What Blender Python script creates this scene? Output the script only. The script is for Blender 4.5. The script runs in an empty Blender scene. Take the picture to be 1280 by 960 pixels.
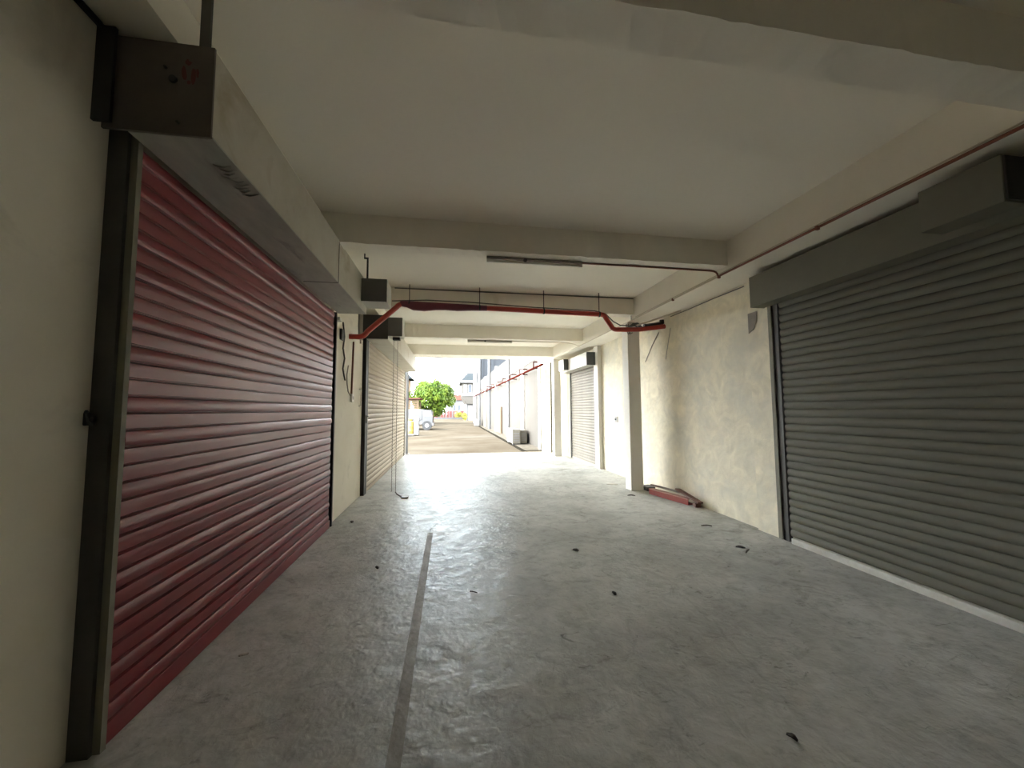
import bpy, bmesh, math, random
from mathutils import Vector, Matrix

S = bpy.context.scene
C = S.collection
random.seed(7)

# ------------------------------------------------------------------ camera
F_PX = 477.0
yaw, pitch, roll = math.radians(9.23), math.radians(3.9), math.radians(-0.31)
cy, sy, cp, sp = math.cos(yaw), math.sin(yaw), math.cos(pitch), math.sin(pitch)
fwd = Vector((sy * cp, cy * cp, sp)); rgt = Vector((cy, -sy, 0)); up = rgt.cross(fwd)
r2 = rgt * math.cos(roll) + up * math.sin(roll)
u2 = -rgt * math.sin(roll) + up * math.cos(roll)
cam_d = bpy.data.cameras.new('camera')
cam_d.sensor_width = 36.0
cam_d.lens = F_PX / 1280 * 36.0
cam_d.clip_start = 0.02
cam_d.clip_end = 500
cam = bpy.data.objects.new('camera', cam_d)
m = Matrix((r2, u2, -fwd)).transposed().to_4x4()
m.translation = (0, 0, 1.5)
cam.matrix_world = m
C.objects.link(cam)
S.camera = cam

# ------------------------------------------------------------------ sky, sun, exposure
W = bpy.data.worlds.new('World'); S.world = W
W.use_nodes = True
bg = W.node_tree.nodes['Background']
bg.inputs[0].default_value = (0.90, 0.96, 1.0, 1)
bg.inputs[1].default_value = 1.0
# hazy overcast sky: brighter towards the horizon all the way round, dimmer overhead
_n, _l = W.node_tree.nodes, W.node_tree.links
_tc = _n.new('ShaderNodeTexCoord'); _sx = _n.new('ShaderNodeSeparateXYZ'); _rp = _n.new('ShaderNodeValToRGB')
_l.new(_tc.outputs['Generated'], _sx.inputs[0]); _l.new(_sx.outputs['Z'], _rp.inputs[0])
_e = _rp.color_ramp.elements
_e[0].position, _e[0].color = 0.0, (1.66, 1.75, 1.82, 1)
_e[1].position, _e[1].color = 1.0, (0.22, 0.25, 0.29, 1)
for _p, _v in ((0.20, 1.40), (0.42, 0.76), (0.70, 0.38)):
    _k = _e.new(_p); _k.color = (_v * 0.94, _v, _v * 1.05, 1)
_l.new(_rp.outputs[0], bg.inputs[0])
sd = bpy.data.lights.new('sun', 'SUN'); sd.energy = 0.35; sd.angle = math.radians(8); sd.color = (1.0, 0.93, 0.82)
sun = bpy.data.objects.new('sun', sd); C.objects.link(sun)
sun_dir = Vector((0.75, -0.10, -1.0))           # travel direction of the light
sun.rotation_euler = sun_dir.to_track_quat('-Z', 'Y').to_euler()
S.view_settings.view_transform = 'Standard'
S.view_settings.look = 'None'
S.view_settings.exposure = 5.05
S.view_settings.gamma = 1.0
S.view_settings.use_curve_mapping = False
S.cycles.max_bounces = 16
S.cycles.diffuse_bounces = 10
S.cycles.use_denoising = True

# ------------------------------------------------------------------ materials
def mat(name, base, rough=0.8, metal=0.0, var=None, scale=4.0, bump=0.0, bscale=30.0, spec=0.5,
        stretch=(1, 1, 1), detail=6.0, stain=None, stain_scale=1.2, stain_lo=0.55, stain_hi=0.75, rvar=0.0, dist=0.01, distort=0.0):
    mt = bpy.data.materials.new(name); mt.use_nodes = True
    nt = mt.node_tree; N = nt.nodes; L = nt.links
    b = N['Principled BSDF']
    b.inputs['Roughness'].default_value = rough
    b.inputs['Metallic'].default_value = metal
    b.inputs['Specular IOR Level'].default_value = spec
    b.inputs['Base Color'].default_value = (*base, 1)
    if var or bump or stain:
        tc = N.new('ShaderNodeTexCoord'); mp = N.new('ShaderNodeMapping')
        mp.inputs['Scale'].default_value = stretch
        L.new(tc.outputs['Object'], mp.inputs['Vector'])
    col = None
    if var:
        n = N.new('ShaderNodeTexNoise'); n.inputs['Scale'].default_value = scale; n.inputs['Detail'].default_value = detail
        n.inputs['Roughness'].default_value = 0.65; n.inputs['Distortion'].default_value = distort
        L.new(mp.outputs[0], n.inputs['Vector'])
        r = N.new('ShaderNodeValToRGB')
        r.color_ramp.elements[0].position = 0.34; r.color_ramp.elements[0].color = (*var, 1)
        r.color_ramp.elements[1].position = 0.66; r.color_ramp.elements[1].color = (*base, 1)
        L.new(n.outputs['Fac'], r.inputs[0]); col = r.outputs[0]
        if rvar:
            mr = N.new('ShaderNodeMapRange'); mr.inputs[1].default_value = 0.3; mr.inputs[2].default_value = 0.7
            mr.inputs[3].default_value = rough + rvar; mr.inputs[4].default_value = rough - rvar
            L.new(n.outputs['Fac'], mr.inputs[0]); L.new(mr.outputs[0], b.inputs['Roughness'])
    if stain:
        n2 = N.new('ShaderNodeTexNoise'); n2.inputs['Scale'].default_value = stain_scale; n2.inputs['Detail'].default_value = 8
        n2.inputs['Distortion'].default_value = 0.4; n2.inputs['Roughness'].default_value = 0.6
        L.new(mp.outputs[0], n2.inputs['Vector'])
        r2_ = N.new('ShaderNodeMapRange'); r2_.inputs[1].default_value = stain_lo; r2_.inputs[2].default_value = stain_hi
        L.new(n2.outputs['Fac'], r2_.inputs[0])
        mx = N.new('ShaderNodeMix'); mx.data_type = 'RGBA'
        L.new(r2_.outputs[0], mx.inputs['Factor'])
        if col: L.new(col, mx.inputs['A'])
        else: mx.inputs['A'].default_value = (*base, 1)
        mx.inputs['B'].default_value = (*stain, 1)
        col = mx.outputs['Result']
    if col: L.new(col, b.inputs['Base Color'])
    if bump:
        nb = N.new('ShaderNodeTexNoise'); nb.inputs['Scale'].default_value = bscale; nb.inputs['Detail'].default_value = 5
        L.new(mp.outputs[0], nb.inputs['Vector'])
        bm_ = N.new('ShaderNodeBump'); bm_.inputs['Strength'].default_value = bump; bm_.inputs['Distance'].default_value = dist
        L.new(nb.outputs['Fac'], bm_.inputs['Height']); L.new(bm_.outputs[0], b.inputs['Normal'])
    return mt

SHEEN = 0.050
def floor_mat():
    mt = bpy.data.materials.new('polished_concrete'); mt.use_nodes = True
    nt = mt.node_tree; N = nt.nodes; L = nt.links; b = N['Principled BSDF']
    tc = N.new('ShaderNodeTexCoord')
    def noise(sc, det, rough=0.6, dist=0.0, stretch=(1, 1, 1)):
        mp = N.new('ShaderNodeMapping'); mp.inputs['Scale'].default_value = stretch
        L.new(tc.outputs['Object'], mp.inputs['Vector'])
        n = N.new('ShaderNodeTexNoise'); n.inputs['Scale'].default_value = sc; n.inputs['Detail'].default_value = det
        n.inputs['Roughness'].default_value = rough; n.inputs['Distortion'].default_value = dist
        L.new(mp.outputs[0], n.inputs['Vector']); return n.outputs['Fac']
    def ramp(v, stops):
        r = N.new('ShaderNodeValToRGB'); e = r.color_ramp.elements
        e[0].position, e[0].color = stops[0][0], (*stops[0][1], 1)
        e[1].position, e[1].color = stops[-1][0], (*stops[-1][1], 1)
        for p, c in stops[1:-1]:
            k = e.new(p); k.color = (*c, 1)
        L.new(v, r.inputs[0]); return r.outputs[0]
    def mul(a, bb, fac=1.0):
        mx = N.new('ShaderNodeMix'); mx.data_type = 'RGBA'; mx.blend_type = 'MULTIPLY'; mx.inputs['Factor'].default_value = fac
        L.new(a, mx.inputs['A']); L.new(bb, mx.inputs['B']); return mx.outputs['Result']
    c1 = ramp(noise(0.9, 8, 0.62, 0.3), [(0.3, (0.32, 0.315, 0.285)), (0.5, (0.45, 0.445, 0.41)), (0.7, (0.56, 0.555, 0.515))])
    c2 = ramp(noise(7.0, 8, 0.7, 0.5), [(0.3, (0.70, 0.69, 0.67)), (0.52, (1, 1, 1)), (0.75, (1.12, 1.12, 1.1))])
    c3 = ramp(noise(30, 4, 0.7, 0.2), [(0.26, (0.6, 0.58, 0.55)), (0.36, (1, 1, 1)), (1.0, (1, 1, 1))])
    c = mul(mul(c1, c2, 0.8), c3, 0.7)
    # dark hairline cracks and trowel scratches
    v = N.new('ShaderNodeTexVoronoi'); v.feature = 'DISTANCE_TO_EDGE'; v.inputs['Scale'].default_value = 0.26
    mpv = N.new('ShaderNodeMapping'); wob = N.new('ShaderNodeTexNoise'); wob.inputs['Scale'].default_value = 2.2; wob.inputs['Detail'].default_value = 5
    add = N.new('ShaderNodeVectorMath'); add.operation = 'MULTIPLY_ADD'; add.inputs[1].default_value = (0.5, 0.5, 0.5)
    L.new(tc.outputs['Object'], wob.inputs['Vector']); L.new(wob.outputs['Color'], add.inputs[0]); L.new(tc.outputs['Object'], add.inputs[2])
    L.new(add.outputs[0], v.inputs['Vector'])
    c4 = ramp(v.outputs['Distance'], [(0.0, (0.55, 0.53, 0.5)), (0.003, (0.8, 0.79, 0.77)), (0.006, (1, 1, 1))])
    c5 = ramp(noise(2.6, 9, 0.75, 1.2), [(0.30, (0.62, 0.61, 0.59)), (0.44, (1, 1, 1)), (0.66, (1, 1, 1)), (0.80, (1.2, 1.2, 1.2))])
    c6 = ramp(noise(11, 6, 0.7, 1.5, (0.6, 1, 1)), [(0.30, (0.55, 0.54, 0.52)), (0.40, (1, 1, 1)), (1.0, (1, 1, 1))])
    c = mul(mul(mul(c, c4, 0.30), c5, 1.0), c6, 1.0)
    L.new(c, b.inputs['Base Color'])
    rr = N.new('ShaderNodeMapRange'); rr.inputs[1].default_value = 0.3; rr.inputs[2].default_value = 0.72
    rr.inputs[3].default_value = 0.24; rr.inputs[4].default_value = 0.50
    L.new(noise(5.0, 8, 0.7, 0.6), rr.inputs[0]); L.new(rr.outputs[0], b.inputs['Roughness'])
    b.inputs['Specular IOR Level'].default_value = 0.0
    # thin even trowelled sheen over the matt concrete
    gl = N.new('ShaderNodeBsdfGlossy'); gl.inputs['Color'].default_value = (0.90, 0.97, 1.0, 1)
    L.new(rr.outputs[0], gl.inputs['Roughness'])
    ms = N.new('ShaderNodeMixShader'); 
    sm = N.new('ShaderNodeMapRange'); sm.inputs[1].default_value = 0.34; sm.inputs[2].default_value = 0.66
    sm.inputs[3].default_value = SHEEN * 0.35; sm.inputs[4].default_value = SHEEN * 1.65
    L.new(noise(13, 9, 0.72, 0.8), sm.inputs[0]); L.new(sm.outputs[0], ms.inputs[0])
    L.new(b.outputs[0], ms.inputs[1]); L.new(gl.outputs[0], ms.inputs[2])
    L.new(ms.outputs[0], N['Material Output'].inputs['Surface'])
    b1 = N.new('ShaderNodeBump'); b1.inputs['Strength'].default_value = 0.36; b1.inputs['Distance'].default_value = 0.03
    L.new(noise(6.5, 3, 0.55, 0.25), b1.inputs['Height'])
    b2 = N.new('ShaderNodeBump'); b2.inputs['Strength'].default_value = 0.26; b2.inputs['Distance'].default_value = 0.012
    L.new(noise(26, 5, 0.65, 0.4), b2.inputs['Height']); L.new(b1.outputs[0], b2.inputs['Normal'])
    L.new(b2.outputs[0], b.inputs['Normal']); L.new(b2.outputs[0], gl.inputs['Normal'])
    return mt

M = {}
M['floor'] = floor_mat()
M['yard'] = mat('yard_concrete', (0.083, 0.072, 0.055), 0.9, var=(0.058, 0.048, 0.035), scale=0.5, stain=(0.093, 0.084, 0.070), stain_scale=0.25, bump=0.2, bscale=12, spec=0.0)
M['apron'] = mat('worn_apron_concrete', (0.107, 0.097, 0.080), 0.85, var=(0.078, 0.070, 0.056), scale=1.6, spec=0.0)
M['ceiling'] = mat('ceiling_paint', (0.87, 0.83, 0.735), 0.85, var=(0.85, 0.81, 0.715), scale=1.2, bump=0.05, bscale=8)
M['beam'] = mat('beam_paint', (0.87, 0.83, 0.735), 0.8, var=(0.83, 0.79, 0.695), scale=2.5, bump=0.12, bscale=9)
M['wall_l'] = mat('left_wall_cream_paint', (0.77, 0.73, 0.625), 0.85, var=(0.71, 0.67, 0.565), scale=1.5, stain=(0.47, 0.435, 0.36), stain_scale=1.6, stain_lo=0.56, stain_hi=0.80, bump=0.08, bscale=14)
M['wall_r'] = mat('right_wall_rough_plaster', (0.88, 0.81, 0.64), 0.9, var=(0.70, 0.64, 0.50), scale=3.6, stain=(0.62, 0.60, 0.51), stain_scale=1.9, stain_lo=0.46, stain_hi=0.78, bump=0.35, bscale=9, detail=10, spec=0.1, dist=0.02, distort=1.2)
M['pillar'] = mat('pillar_paint', (0.78, 0.755, 0.69), 0.8, var=(0.74, 0.71, 0.65), scale=4, bump=0.08, bscale=12)
M['red'] = mat('red_shutter_paint', (0.235, 0.033, 0.040), 0.34, var=(0.195, 0.024, 0.031), scale=3, stretch=(1, 0.3, 1), rvar=0.05, stain=(0.24, 0.062, 0.062), stain_scale=1.4, stain_lo=0.6, stain_hi=0.85, spec=0.42)
M['grey_slat'] = mat('grey_shutter_paint', (0.158, 0.152, 0.118), 0.6, var=(0.135, 0.130, 0.102), scale=2, stretch=(1, 0.3, 1), spec=0.15)
M['beige_slat'] = mat('pale_shutter_paint', (0.45, 0.395, 0.31), 0.6, var=(0.40, 0.345, 0.265), scale=2, stretch=(1, 0.3, 1), stain=(0.32, 0.26, 0.19), stain_scale=1.1, stain_lo=0.58, stain_hi=0.8, spec=0.12)
M['alu_slat'] = mat('aluminium_shutter', (0.24, 0.215, 0.175), 0.6, var=(0.20, 0.18, 0.145), scale=2, spec=0.1)
M['steel_dark'] = mat('dark_steel_channel', (0.083, 0.078, 0.070), 0.6, var=(0.057, 0.057, 0.052), scale=5)
M['steel_black'] = mat('black_steel', (0.018, 0.018, 0.017), 0.55)
M['guide_grey'] = mat('grey_guide_lip', (0.24, 0.23, 0.18), 0.7, var=(0.20, 0.19, 0.15), scale=4, spec=0.15)  # pale tone also used for the lit sides of dark jambs
M['hood_face'] = mat('dusty_hood_steel', (0.525, 0.500, 0.425), 0.6, var=(0.463, 0.431, 0.350), scale=3, stain=(0.33, 0.27, 0.17), stain_scale=2.2, stain_lo=0.58, stain_hi=0.76, metal=0.0)
M['hood_under'] = mat('scuffed_galvanised_steel', (0.42, 0.425, 0.37), 0.5, metal=0.0, var=(0.31, 0.31, 0.27), scale=3, stretch=(2, 0.6, 1), bump=0.12, bscale=5, stain=(0.17, 0.165, 0.155), stain_scale=2.5, stain_lo=0.56, stain_hi=0.7)
M['hood_end'] = mat('grimy_end_plate', (0.124, 0.104, 0.086), 0.7, var=(0.096, 0.082, 0.070), scale=6, stain=(0.085, 0.06, 0.045), stain_scale=3)
M['hood_green'] = mat('grey_green_hood_paint', (0.185, 0.180, 0.137), 0.6, var=(0.165, 0.160, 0.122), scale=3, spec=0.15)
M['box_grey'] = mat('dark_grey_box_paint', (0.085, 0.085, 0.082), 0.5, var=(0.07, 0.07, 0.068), scale=6)
M['box_pale'] = mat('pale_grey_box_paint', (0.45, 0.44, 0.38), 0.6)
M['pipe_red'] = mat('red_pipe_paint', (0.43, 0.050, 0.030), 0.34, var=(0.36, 0.040, 0.026), scale=8)
M['pipe_maroon'] = mat('maroon_bulge', (0.13, 0.022, 0.040), 0.5)
M['conduit_brown'] = mat('brown_conduit', (0.20, 0.065, 0.035), 0.5)
M['conduit_cream'] = mat('cream_conduit', (0.58, 0.52, 0.42), 0.6)
M['cable'] = mat('grey_cable', (0.10, 0.09, 0.08), 0.6)
M['cable_pale'] = mat('pale_cable', (0.34, 0.31, 0.26), 0.6)
M['white'] = mat('white_plastic', (0.75, 0.73, 0.66), 0.4)
M['kerb'] = mat('pale_sill_paint', (0.62, 0.61, 0.55), 0.7, var=(0.48, 0.46, 0.40), scale=6)
M['paint_red'] = mat('red_paint_daub', (0.10, 0.010, 0.010), 0.5)
M['board_red'] = mat('red_painted_steel', (0.33, 0.045, 0.03), 0.5, var=(0.26, 0.035, 0.025), scale=9)
M['board_pink'] = mat('faded_pink_board', (0.52, 0.28, 0.22), 0.7, var=(0.42, 0.19, 0.15), scale=9)
M['board_brown'] = mat('brown_plank', (0.21, 0.10, 0.07), 0.7, var=(0.15, 0.065, 0.05), scale=7)
M['board_grey'] = mat('grey_plank', (0.30, 0.26, 0.22), 0.8, var=(0.22, 0.185, 0.155), scale=7)
M['debris'] = mat('dark_litter', (0.05, 0.042, 0.032), 0.8)
M['debris_pale'] = mat('pale_litter', (0.5, 0.47, 0.40), 0.8)
M['joint'] = mat('joint_filler', (0.36, 0.34, 0.29), 0.7, var=(0.24, 0.225, 0.19), scale=3.5, bump=0.25, bscale=30, spec=0.12)
M['chain'] = mat('dull_chain', (0.22, 0.21, 0.19), 0.5)
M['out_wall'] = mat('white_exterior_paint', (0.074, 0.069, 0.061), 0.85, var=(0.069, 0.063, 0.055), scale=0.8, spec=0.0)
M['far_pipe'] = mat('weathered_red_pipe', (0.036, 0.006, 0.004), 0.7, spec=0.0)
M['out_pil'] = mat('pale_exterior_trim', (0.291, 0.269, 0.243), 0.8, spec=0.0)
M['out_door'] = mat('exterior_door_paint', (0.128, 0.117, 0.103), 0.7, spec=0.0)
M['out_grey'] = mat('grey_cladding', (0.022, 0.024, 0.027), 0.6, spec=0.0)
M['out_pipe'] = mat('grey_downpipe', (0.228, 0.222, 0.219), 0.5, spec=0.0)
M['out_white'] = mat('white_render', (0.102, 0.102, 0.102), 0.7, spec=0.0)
M['out_red'] = mat('exterior_red_paint', (0.085, 0.015, 0.010), 0.6)
M['ac'] = mat('weathered_condenser_case', (0.224, 0.211, 0.179), 0.6, var=(0.187, 0.174, 0.146), scale=5, spec=0.0)
M['ac_dark'] = mat('condenser_fan_dark', (0.09, 0.09, 0.09), 0.6)
M['drain'] = mat('drain_channel', (0.021, 0.019, 0.015), 0.8, spec=0.0)
M['roof'] = mat('grey_roof', (0.025, 0.029, 0.031), 0.7, spec=0.0)
M['roof_red'] = mat('brown_red_roof', (0.060, 0.029, 0.022), 0.8, spec=0.0)
M['glass'] = mat('dark_window_glass', (0.061, 0.068, 0.078), 0.15)
M['yellow'] = mat('yellow_paint', (0.220, 0.149, 0.022), 0.6)
M['timber'] = mat('weathered_timber', (0.102, 0.074, 0.049), 0.8, spec=0.0)
M['trunk'] = mat('bark', (0.16, 0.11, 0.07), 0.9)
M['leaf'] = mat('tree_leaf', (0.085, 0.115, 0.012), 0.6, var=(0.034, 0.070, 0.012), scale=1.4, spec=0.1)
M['leaf_y'] = mat('yellow_flower', (0.331, 0.261, 0.023), 0.6, var=(0.165, 0.198, 0.028), scale=3)
M['tyre'] = mat('tyre_rubber', (0.03, 0.03, 0.03), 0.8)
for k in ('leaf', 'leaf_y'):
    b = M[k].node_tree.nodes['Principled BSDF']; b.inputs['Transmission Weight'].default_value = 0.0

# ------------------------------------------------------------------ helpers
def thing(name, label, cat, loc=(0, 0, 0), group=None):
    o = bpy.data.objects.new(name, None); C.objects.link(o)
    o.location = loc; o.empty_display_size = 0.1
    o['label'] = label; o['category'] = cat
    if group: o['group'] = group
    return o

def tag(o, label, cat, group=None):
    o['label'] = label; o['category'] = cat
    if group: o['group'] = group
    return o

def finish(name, bm, mt, parent=None, smooth=False, kind=None, label=None):
    me = bpy.data.meshes.new(name)
    bmesh.ops.recalc_face_normals(bm, faces=bm.faces)
    if smooth:
        for f in bm.faces: f.smooth = True
    # origin to the mesh centre so every object sits where it stands
    lo = [min(v.co[i] for v in bm.verts) for i in range(3)]; hi = [max(v.co[i] for v in bm.verts) for i in range(3)]
    org = Vector(((lo[0] + hi[0]) / 2, (lo[1] + hi[1]) / 2, lo[2]))
    off = -org
    for v in bm.verts: v.co += off
    bm.to_mesh(me); bm.free()
    mats = mt if isinstance(mt, (list, tuple)) else [mt]
    for q in mats: me.materials.append(q)
    if smooth == 'auto':
        pass
    o = bpy.data.objects.new(name, me); C.objects.link(o)
    p = Vector((0, 0, 0))
    q = parent
    while q is not None:
        p += q.location; q = q.parent
    if parent is not None: o.parent = parent
    o.location = org - p
    if kind: o['kind'] = kind
    if label: o['label'] = label
    return o

def sharp(o, ang=35):
    me = o.data
    for f in me.polygons: f.use_smooth = True
    try: me.set_sharp_from_angle(angle=math.radians(ang))
    except Exception: pass
    return o

def bx(bm, x0, x1, y0, y1, z0, z1, bev=0.0):
    r = bmesh.ops.create_cube(bm, size=1.0)
    vs = r['verts']
    for v in vs:
        v.co = Vector((x0 + (v.co.x + .5) * (x1 - x0), y0 + (v.co.y + .5) * (y1 - y0), z0 + (v.co.z + .5) * (z1 - z0)))
    if bev:
        es = set(e for v in vs for e in v.link_edges)
        bmesh.ops.bevel(bm, geom=list(es), offset=bev, segments=2, affect='EDGES', profile=0.5)
    return vs

def box(name, x0, x1, y0, y1, z0, z1, mt, parent=None, bev=0.0, kind=None, label=None):
    bm = bmesh.new(); bx(bm, min(x0, x1), max(x0, x1), min(y0, y1), max(y0, y1), z0, z1, bev)
    return finish(name, bm, mt, parent, kind=kind, label=label)

def tube(bm, pts, r, n=8, caps=True):
    pts = [Vector(p) for p in pts]
    rings = []
    prev_x = None
    for i, p in enumerate(pts):
        if i == 0: t = (pts[1] - p).normalized()
        elif i == len(pts) - 1: t = (p - pts[i - 1]).normalized()
        else:
            a = (p - pts[i - 1]).normalized(); b_ = (pts[i + 1] - p).normalized(); t = (a + b_).normalized()
        if prev_x is None:
            ref = Vector((0, 0, 1)) if abs(t.z) < 0.9 else Vector((1, 0, 0))
            x = t.cross(ref).normalized()
        else:
            x = (prev_x - t * prev_x.dot(t)).normalized()
        prev_x = x; y = t.cross(x)
        k = 1.0
        if 0 < i < len(pts) - 1:
            c_ = max(0.5, (pts[i] - pts[i - 1]).normalized().dot(t)); k = 1.0 / c_
        rr = r[i] if isinstance(r, (list, tuple)) else r
        rings.append([bm.verts.new(p + (x * math.cos(2 * math.pi * j / n) + y * math.sin(2 * math.pi * j / n)) * rr) for j in range(n)])
    for a, b_ in zip(rings[:-1], rings[1:]):
        for j in range(n): bm.faces.new((a[j], a[(j + 1) % n], b_[(j + 1) % n], b_[j]))
    if caps:
        bm.faces.new(rings[0][::-1]); bm.faces.new(rings[-1])

def tubeo(name, pts, r, mt, parent=None, n=8, kind=None, label=None):
    bm = bmesh.new(); tube(bm, pts, r, n)
    o = finish(name, bm, mt, parent, kind=kind, label=label)
    return sharp(o, 50)

def prism(bm, poly, ax, a0, a1):
    """extrude a 2-D polygon along axis ax ('x','y','z')"""
    def P(u, v, w):
        return {'x': (w, u, v), 'y': (u, w, v), 'z': (u, v, w)}[ax]
    A = [bm.verts.new(P(u, v, a0)) for u, v in poly]; B = [bm.verts.new(P(u, v, a1)) for u, v in poly]
    n = len(poly)
    for i in range(n): bm.faces.new((A[i], A[(i + 1) % n], B[(i + 1) % n], B[i]))
    bm.faces.new(A[::-1]); bm.faces.new(B)

def struct(o, kind='structure'):
    o['kind'] = kind; return o

def boxes(name, lst, mt, parent=None, kind=None, bev=0.0, label=None):
    bm = bmesh.new()
    for b_ in lst: bx(bm, *b_, bev)
    return finish(name, bm, mt, parent, kind=kind, label=label)

def wobbly_edge_beam(name, x0, x1, y0, y1, z0, z1, mt, amp=0.004, label=None):
    """a plastered beam along x with slightly hand-trowelled arrises"""
    bm = bmesh.new(); n = 60
    rnd = random.Random(hash(name) % 1000 + int(y0 * 10))
    rows = []
    for i in range(n + 1):
        x = x0 + (x1 - x0) * i / n
        d = [(rnd.uniform(-amp, amp), rnd.uniform(-amp, amp)) for _ in range(2)]
        rows.append([bm.verts.new((x, y0, z1)), bm.verts.new((x, y0 + d[0][0], z0 + d[0][1])),
                     bm.verts.new((x, y1 + d[1][0], z0 + d[1][1])), bm.verts.new((x, y1, z1))])
    for a, b_ in zip(rows[:-1], rows[1:]):
        for j in range(4): bm.faces.new((a[j], a[(j + 1) % 4], b_[(j + 1) % 4], b_[j]))
    bm.faces.new(rows[0][::-1]); bm.faces.new(rows[-1])
    o = finish(name, bm, mt, None, kind='structure', label=label)
    return o

# ------------------------------------------------------------------ the setting
ZC, ZB = 3.55, 3.24        # ceiling, beam soffit
Y0, YE = -9.0, 13.4        # back end, slab edge
fl = box('floor', -1.95, 4.2, Y0, YE, -0.20, 0.0, M['floor'], kind='structure')
box('joint_strip', -0.262, -0.197, 0.3, 4.9, -0.01, 0.0015, M['joint'], fl, label='dark filled expansion joint')
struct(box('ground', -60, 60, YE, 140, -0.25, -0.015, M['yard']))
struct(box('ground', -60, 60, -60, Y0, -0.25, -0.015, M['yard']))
struct(box('ceiling', -1.95, 4.2, Y0, 12.9, ZC, ZC + 0.25, M['ceiling']))
# wall above the openings (upper storeys of the building)
struct(box('wall_front_upper', -1.95, 4.2, 12.3, 12.9, ZC + 0.25, 9.0, M['out_wall']))
struct(box('wall_back_upper', -1.95, 4.2, Y0, Y0 + 0.3, 2.9, 9.0, M['beam']))
struct(box('wall_back_blocker', -1.95, 4.2, Y0 - 0.2, Y0, 0.0, ZC, M['wall_l']))  # unseen wall added to shut out light from behind the camera
wl = struct(boxes('wall_left', [(-1.95, -1.622, Y0, 2.04, 0, ZC), (-1.95, -1.60, 2.04, 5.42, 0, ZC), (-1.95, -1.565, 5.42, 7.20, 0, ZC), (-1.95, -1.60, 7.20, 13.32, 0, ZC)], M['wall_l']))
wr = struct(boxes('wall_right', [(3.84, 4.2, Y0, 13.25, 0, ZC), (3.79, 3.84, 3.985, 4.30, 0, 3.12), (3.77, 3.84, 11.72, 12.6, 0, 2.74)], M['wall_r']))
struct(box('beam_left', -1.64, -1.325, Y0, 12.9, 3.305, ZC, M['beam']))
struct(box('beam_right', 3.33, 3.84, Y0, 12.9, 3.15, ZC, M['beam']))
for (ya, yb) in ((-6.5, -6.29), (-3.9, -3.69), (-1.25, -1.04), (1.42, 1.625), (4.06, 4.25), (6.47, 6.70), (9.20, 9.42), (12.04, 12.9)):
    wobbly_edge_beam('ceiling_beam', -1.325, 3.33, ya, yb, ZB, ZC, M['beam'])
pil = box('pillar', 3.31, 3.55, 6.70, 6.94, 0, 3.15, M['pillar'], bev=0.006, kind='structure')
struct(box('pillar', 3.335, 3.57, 12.02, 12.27, 0, 3.15, M['pillar'], bev=0.006))
struct(box('pilaster', 3.74, 3.84, 9.28, 9.55, 0, 3.15, M['pillar'], bev=0.005))
struct(box('trim_1', 3.755, 3.84, 0.3, 3.80, 0, 0.062, M['kerb'], bev=0.006))      # pale sill under the grey shutter

# ------------------------------------------------------------------ roller shutters
SLAT_A = [(0, 0), (0.0095, 0.0010), (0.0115, 0.0042), (0.0015, 0.0060), (0.0015, 0.0085), (0.0105, 0.0105), (0.0160, 0.022), (0.0185, 0.038), (0.0170, 0.056), (0.0125, 0.070), (0.0095, 0.0765), (0.001, 0.0790)]
SLAT_B = [(0, 0), (0.0095, 0.0010), (0.0105, 0.0042), (0.0015, 0.0060), (0.0015, 0.0085), (0.0085, 0.0105), (0.0100, 0.026), (0.0122, 0.046), (0.0138, 0.064), (0.0120, 0.0765), (0.001, 0.0790)]
SLAT_PLAIN = [(0, 0), (0.006, 0.005), (0.013, 0.016), (0.018, 0.030), (0.0195, 0.043), (0.017, 0.058), (0.010, 0.072), (0.002, 0.080)]

def slat_mesh(prof, pitch, y0, y1, side, mt):
    k = pitch / 0.082
    bm = bmesh.new()
    poly = [(side * o_ * k, z * k) for o_, z in prof] + [(side * -0.006, pitch), (side * -0.006, 0)]
    prism(bm, poly, 'y', y0, y1)
    bmesh.ops.recalc_face_normals(bm, faces=bm.faces)
    me = bpy.data.meshes.new('slat'); bm.to_mesh(me); bm.free(); me.materials.append(mt)
    for f in me.polygons: f.use_smooth = True
    me.set_sharp_from_angle(angle=math.radians(38))
    return me

def curtain(root, prof, pitch, x, y0, y1, z0, z1, side, mt, jag=0.0):
    """one slat object after another; slats of one profile share their mesh"""
    base = root.location
    ym = (y0 + y1) / 2
    profs = prof if isinstance(prof[0], list) else [prof]
    mes = [slat_mesh(p, pitch, y0 - ym, y1 - ym, side, mt) for p in profs]
    rr = random.Random(4)
    protos = []
    z = z0; k = 0
    while z + pitch * 0.6 < z1:
        q = k % len(mes)
        if q >= len(protos):
            o = bpy.data.objects.new('slat', mes[q]); protos.append(o)
        else:
            o = protos[q].copy()
        C.objects.link(o); o.parent = root
        o.location = Vector((x, ym + rr.uniform(-jag, jag), z)) - base
        z += pitch; k += 1

# --- red shutter, left foreground
t = thing('roller_shutter', 'wide dark red ribbed roller shutter in the left foreground', 'shutter', (-1.55, 3.7, 0))
curtain(t, [SLAT_A, SLAT_B, SLAT_A, SLAT_B, SLAT_B], 0.082, -1.530, 2.075, 5.27, 0.10, 2.84, 1, M['red'], 0.012)
boxes('bottom_bar', [(-1.556, -1.520, 2.085, 5.335, 0.004, 0.098)], M['red'], t, bev=0.004)
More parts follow.
